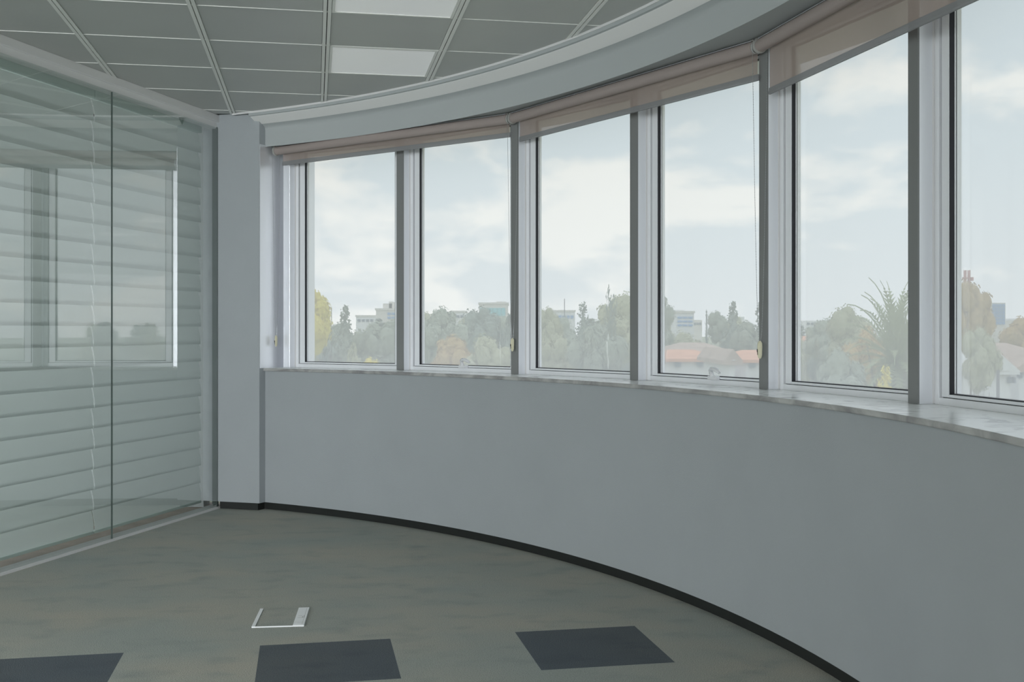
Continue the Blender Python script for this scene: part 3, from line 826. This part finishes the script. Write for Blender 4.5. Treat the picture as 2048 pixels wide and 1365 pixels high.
# fourth window
P('broadleaf_tree', 'broad3', 'leaf_grey', 1312, 584, 56, 84, 'tall rounded tree against the left frame of the fourth window')
P('conifer_tree', 'conifer', 'leaf_dark', 1466, 600, 100, 48, 'pointed conifer with spreading tips in the middle of the fourth window')
P('conifer_tree', 'conifer2', 'leaf_dark', 1522, 602, 76, 60, 'dark conifer at the right frame of the fourth window')
P('cypress', 'cypress', 'leaf_dark', 1413, 619, 102, 16, 'dark cypress left of the pointed conifer')
P('broadleaf_tree', 'broad', 'leaf_grey', 1434, 620, 106, 50, 'grey-green tree between the cypress and the pointed conifer')
P('broadleaf_tree', 'broad2', 'leaf_olive', 1372, 664, 100, 80, 'olive-green tree just above the red roof')
P('broadleaf_tree', 'broad3', 'leaf_grey', 1492, 640, 74, 80, 'grey tree standing behind the red roofs')
P('bare_shrub', 'bare', 'bark', 1500, 726, 30, 44, 'bare twiggy shrub below the red roofs', 'shrub', zbase=-2.2)
# fifth window
P('broadleaf_tree', 'broad', 'leaf_olive', 1695, 607, 58, 110, 'rounded olive tree left of the palm')
P('broadleaf_tree', 'broad2', 'leaf_grey', 1640, 640, 66, 70, 'greyish tree at the left of the fifth window')
P('palm_tree', 'palm', 'leaf_palm', 1790, 566, 44, 190, 'tall palm with arching fronds in the fifth window', rot=.6)
P('broadleaf_tree', 'broad3', 'leaf_autumn', 1735, 652, 50, 120, 'autumn-coloured tree under the palm')
P('broadleaf_tree', 'broad2', 'leaf_grey', 1675, 700, 40, 140, 'low grey-green bush mass at the bottom of the fifth window')
P('yellow_shrub', 'conifer2', 'leaf_yellow', 1772, 724, 36, 66, 'yellow shrub at the bottom right of the fifth window', 'shrub')
# sixth window
P('broadleaf_tree', 'broad2', 'leaf_autumn', 1942, 563, 42, 96, 'tall autumn-orange tree in the nearest window')
P('broadleaf_tree', 'broad', 'leaf_olive', 1960, 650, 38, 84, 'olive-green lower tree in front of the orange one, nearest window')
P('broadleaf_tree', 'broad3', 'leaf_autumn', 2040, 632, 90, 90, 'brownish tree at the right edge above the white house')
# belt of trees further out: nothing in the picture tells them apart
r2 = random.Random(21)
for row, (D, ty, n) in enumerate(((95, 640, 22), (150, 636, 26))):
    for i in range(n):
        pxc = 480 + (2140 - 480) * (i + r2.random() * .7) / n
        if row == 0 and (1340 < pxc < 1530 or pxc > 1930 or 1600 < pxc < 1640): continue
        if row == 1 and 1340 < pxc < 1400: continue
        P('belt_tree', r2.choice(['broad', 'broad2', 'broad3', 'conifer']), r2.choice(['leaf_grey', 'leaf_grey', 'leaf_olive', 'leaf_dark']), pxc, ty + r2.uniform(-6, 12), D + (i % 3) * 9 + r2.uniform(-2, 2),
          r2.uniform(62, 84), 'hazy grey-green tree of the distant belt near the horizon', group='distant belt of trees')

for i in range(20):
    pxc = 570 + i * 78 + r2.uniform(-18, 18)
    if 1325 < pxc < 1540 or pxc > 1930: continue
    P('belt_shrub', r2.choice(['broad', 'broad2', 'broad3']), r2.choice(['leaf_grey', 'leaf_olive', 'leaf_grey', 'leaf_dark']), pxc, 676 + r2.uniform(-10, 16), 72 + (i % 2) * 8,
      r2.uniform(90, 120), 'hazy rounded tree filling the view below the horizon', group='lower belt of trees')

def window_of(p):
    for lim, nm in ((812, 'first'), (1050, 'second'), (1295, 'third'), (1560, 'fourth'), (1860, 'fifth')):
        if p < lim: return nm
    return 'nearest'
for o in [o for o in bpy.data.objects if o.name.startswith(('belt_tree', 'belt_shrub')) and o.type == 'EMPTY']:
    pc_ = px(o.location); f_ = [c for c in o.children if c.name.startswith('foliage')][0]
    mn = f_.material_slots[0].material.name; shade = {'leaf_grey_green': 'grey-green', 'leaf_olive': 'olive', 'leaf_dark_green': 'dark green'}[mn]
    form = 'pointed' if 'conifer' in f_.data.name else 'rounded'
    row = 'lower belt' if o.name.startswith('belt_shrub') else ('far belt' if o.location.y > 130 else 'middle belt')
    o['label'] = 'hazy %s %s tree of the %s, %s window' % (shade, form, row, window_of(pc_))
    o['group'] = o['label'].replace('hazy ', '')

for i in range(20):
    P('belt_tree', r2.choice(['broad', 'broad2', 'broad3', 'conifer']), r2.choice(['leaf_grey', 'leaf_olive', 'leaf_dark']), 2130 + i * 68 + r2.uniform(-12, 12), 636 + r2.uniform(-8, 12), 84 + (i % 3) * 14,
      r2.uniform(80, 110), 'hazy tree of the belt continuing right of the view', group='belt of trees right of the view')

# ---------------- houses
def X_(p, D): return (p - 1024) / FPX * D
def Z_(y, D): return EYE + (HOR - y) / FPX * D
def block(name, p0, p1, topy, D, label, wallm='house_white', depth=12, wins=None, winm='win_dark', parapet=True, cat='building', group=None, steps=()):
    x0, x1, zt = X_(p0, D), X_(p1, D), Z_(topy, D)
    t = thing(name, label, cat, ((x0 + x1) / 2, D + depth / 2, GZ), group)
    og = t.location
    MB().box(x0, x1, D, D + depth, GZ, zt).build('wall', M[wallm], t, org=og)
    if parapet: MB().box(x0 - .15, x1 + .15, D - .15, D + depth + .15, zt, zt + .35).build('parapet', M['house_cream'], t, org=og)
    for (a, b, y) in steps:
        MB().box(X_(a, D), X_(b, D), D + 1.5, D + depth - 1, zt, Z_(y, D)).build('roof_room', M[wallm], t, org=og)
    for (a, b, ya, yb) in wins or ():
        MB().box(X_(a, D), X_(b, D), D - .12, D + .1, Z_(yb, D), Z_(ya, D)).build('window', M[winm], t, org=og)
    return t
def grid(p0, p1, y0, y1, nx, ny, fx=.7, fy=.55):
    o = []
    for i in range(nx):
        for j in range(ny):
            w = (p1 - p0) / nx; h = (y1 - y0) / ny; a = p0 + w * (i + (1 - fx) / 2); b = y0 + h * (j + (1 - fy) / 2)
            o.append((a, a + w * fx, b, b + h * fy))
    return o
block('office_block', 752, 792, 621, 190, 'white stepped building at the right of the first window', 'house_cream', wins=grid(774, 791, 624, 640, 2, 2), winm='win_blue', steps=((764, 790, 607), (776, 782, 603)))
block('low_block', 712, 750, 634, 230, 'low white building between the conifer and the stepped building', 'house_white', wins=grid(714, 748, 637, 646, 4, 1))
block('office_block', 958, 1016, 609, 210, 'pale building with a turquoise glass band, second window', 'house_cream', wins=grid(960, 1011, 616, 633, 6, 1, .9, .95), winm='win_teal', steps=((992, 1012, 603),))
block('low_block', 902, 930, 625, 240, 'low white block beyond the trees of the second window', 'house_white', wins=grid(904, 928, 629, 638, 3, 1))
block('low_block', 1106, 1150, 624, 230, 'low flat grey-white building in the third window', 'house_white', wins=grid(1108, 1148, 629, 640, 5, 1), winm='win_blue', steps=((1122, 1132, 620),))
block('office_block', 1352, 1388, 627, 170, 'stepped building with blue windows in the fourth window', 'house_white', wins=grid(1354, 1386, 632, 655, 3, 3, .8, .5), winm='win_blue', steps=((1354, 1372, 620),))
block('tower_block', 1983, 2011, 606, 180, 'blue glazed building in the nearest window', 'house_cream', parapet=False, wins=grid(1984, 2010, 608, 650, 4, 6, .78, .78), winm='win_blue')
r3 = random.Random(5)
for i, pc in enumerate((735, 835, 925, 1062, 1135, 1395, 1480, 1625, 1648, 2030, 2060)):
    w = r3.uniform(16, 30)
    block('distant_building', pc - w / 2, pc + w / 2, r3.uniform(634, 642), 360 + r3.uniform(-30, 30), 'tiny pale building on the far skyline', r3.choice(['house_white', 'house_cream']), 14, grid(pc - w / 2 + 1, pc + w / 2 - 1, 644, 652, 3, 1), parapet=False, group='far skyline buildings')

def gabled(name, p0, p1, eave, ridge, D, label, wallm, roofm, depth=9, hip=True, side_gable=False, wins=()):
    x0, x1 = X_(p0, D), X_(p1, D); ze, zr = Z_(eave, D), Z_(ridge, D)
    t = thing(name, label, 'house', ((x0 + x1) / 2, D + depth / 2, GZ)); og = t.location
    MB().box(x0 + .3, x1 - .3, D + .3, D + depth - .3, GZ, ze).build('wall', M[wallm], t, org=og)
    mb = MB(); xm = (x0 + x1) / 2; ym = D + depth / 2
    if side_gable:      # gable faces the room
        mb.v = [(x0, D, ze), (x1, D, ze), (x1, D + depth, ze), (x0, D + depth, ze), (xm, D, zr), (xm, D + depth, zr)]
        mb.f = [[0, 4, 5, 3], [4, 1, 2, 5], [0, 3, 2, 1]]
        mb.f += [[0, 1, 4], [2, 3, 5]]
        g = MB(); g.v = [(x0 + .5, D - .05, ze), (x1 - .5, D - .05, ze), (xm, D - .05, zr - .45)]; n = 3
        g.v += [(a, b + .2, c) for a, b, c in g.v]; g.f = [[0, 1, 2], [5, 4, 3], [0, 3, 4, 1], [1, 4, 5, 2], [2, 5, 3, 0]]
        g.build('gable', M[wallm], t, org=og)
    else:
        i = (x1 - x0) * .3 if hip else 0
        mb.v = [(x0, D, ze), (x1, D, ze), (x1, D + depth, ze), (x0, D + depth, ze), (x0 + i, ym, zr), (x1 - i, ym, zr)]
        mb.f = [[0, 1, 5, 4], [1, 2, 5], [2, 3, 4, 5], [3, 0, 4], [0, 3, 2, 1]]
    mb.v += [(a, b, c - .18) for a, b, c in mb.v[:4]]
    k = len(mb.v) - 4
    mb.f += [[0, 1, k + 1, k], [1, 2, k + 2, k + 1], [2, 3, k + 3, k + 2], [3, 0, k, k + 3]]
    mb.build('roof', M[roofm], t, org=og)
    for (a, b, ya, yb) in wins:
        f = MB().box(X_(a, D), X_(b, D), D + .12, D + .34, Z_(yb, D), Z_(ya, D)).build('window', M['win_dark'], t, org=og)
    return t
gabled('roofed_house', 1320, 1450, 718, 702, 62, 'white house with orange-red hip roof, left in the fourth window', 'house_white', 'roof_red', 8, wins=((1350, 1362, 724, 734), (1395, 1407, 724, 734)))
gabled('roofed_house', 1340, 1470, 704, 687, 84, 'house with broad red hip roof behind the orange-red one', 'house_cream', 'roof_brown', 10)
gabled('roofed_house', 1484, 1580, 720, 703, 62, 'house with orange-red roof at the right of the fourth window', 'house_white', 'roof_red', 8, wins=((1500, 1512, 726, 736),))
gabled('roofed_house', 1448, 1486, 722, 699, 48, 'small white gable house between the red roofs', 'house_white', 'roof_brown', 7, side_gable=True, wins=((1462, 1466, 708, 713), (1468, 1472, 708, 713)))
gabled('roofed_house', 1604, 1650, 700, 687, 90, 'small red-roofed house at the left of the fifth window', 'house_cream', 'roof_red', 7)
gabled('roofed_house', 1604, 1642, 683, 673, 120, 'distant red roof above the small red-roofed house', 'house_cream', 'roof_red', 8)
gabled('roofed_house', 2008, 2120, 716, 688, 66, 'brown-red roofed house at the right edge', 'house_cream', 'roof_brown', 10, wins=((2020, 2034, 724, 734),))
gabled('roofed_house', 1962, 2040, 742, 708, 50, 'white gabled house with small dark windows, nearest window', 'house_white', 'house_white', 9, side_gable=True, wins=((2020, 2026, 755, 767), (2030, 2034, 755, 767)))
gabled('roofed_house', 2032, 2110, 738, 710, 54, 'white gabled house touching the right edge', 'house_white', 'roof_brown', 9, side_gable=True, wins=((2040, 2048, 745, 757),))
# crane
t = thing('tower_crane', 'small red tower crane top behind the orange tree', 'crane', (X_(1934, 200), 200, GZ))
mb = MB(); xc = X_(1934, 200)
for dx in (-.35, .35):
    for dy in (-.35, .35): mb.box(xc + dx - .1, xc + dx + .1, 200 + dy - .1, 200 + dy + .1, GZ, Z_(541, 200))
for q in range(16): mb.box(xc - .45, xc + .45, 199.6, 199.75, GZ + 1 + q, GZ + 1.15 + q)
mb.build('mast', M['steel'], t, org=t.location)
MB().box(X_(1925, 200), X_(1946, 200), 199.8, 200.2, Z_(558, 200), Z_(555, 200)).box(X_(1940, 200), X_(1945, 200), 199.5, 200.5, Z_(562, 200), Z_(555, 200)).build('jib', M['steel'], t, org=t.location)
for q, (pc, ty, D) in enumerate(((1129, 598, 226), (1996, 740, 34))):
    x = X_(pc, D)
    o = MB().tube([(x, D, GZ), (x, D, Z_(ty, D))], .09 if q == 0 else .05, 6).build('mast_pole', M['post'], loc=(x, D, GZ))
    tag(o, ('thin antenna mast above the low flat building, third window', 'dark street pole in front of the white gabled house')[q], 'pole')
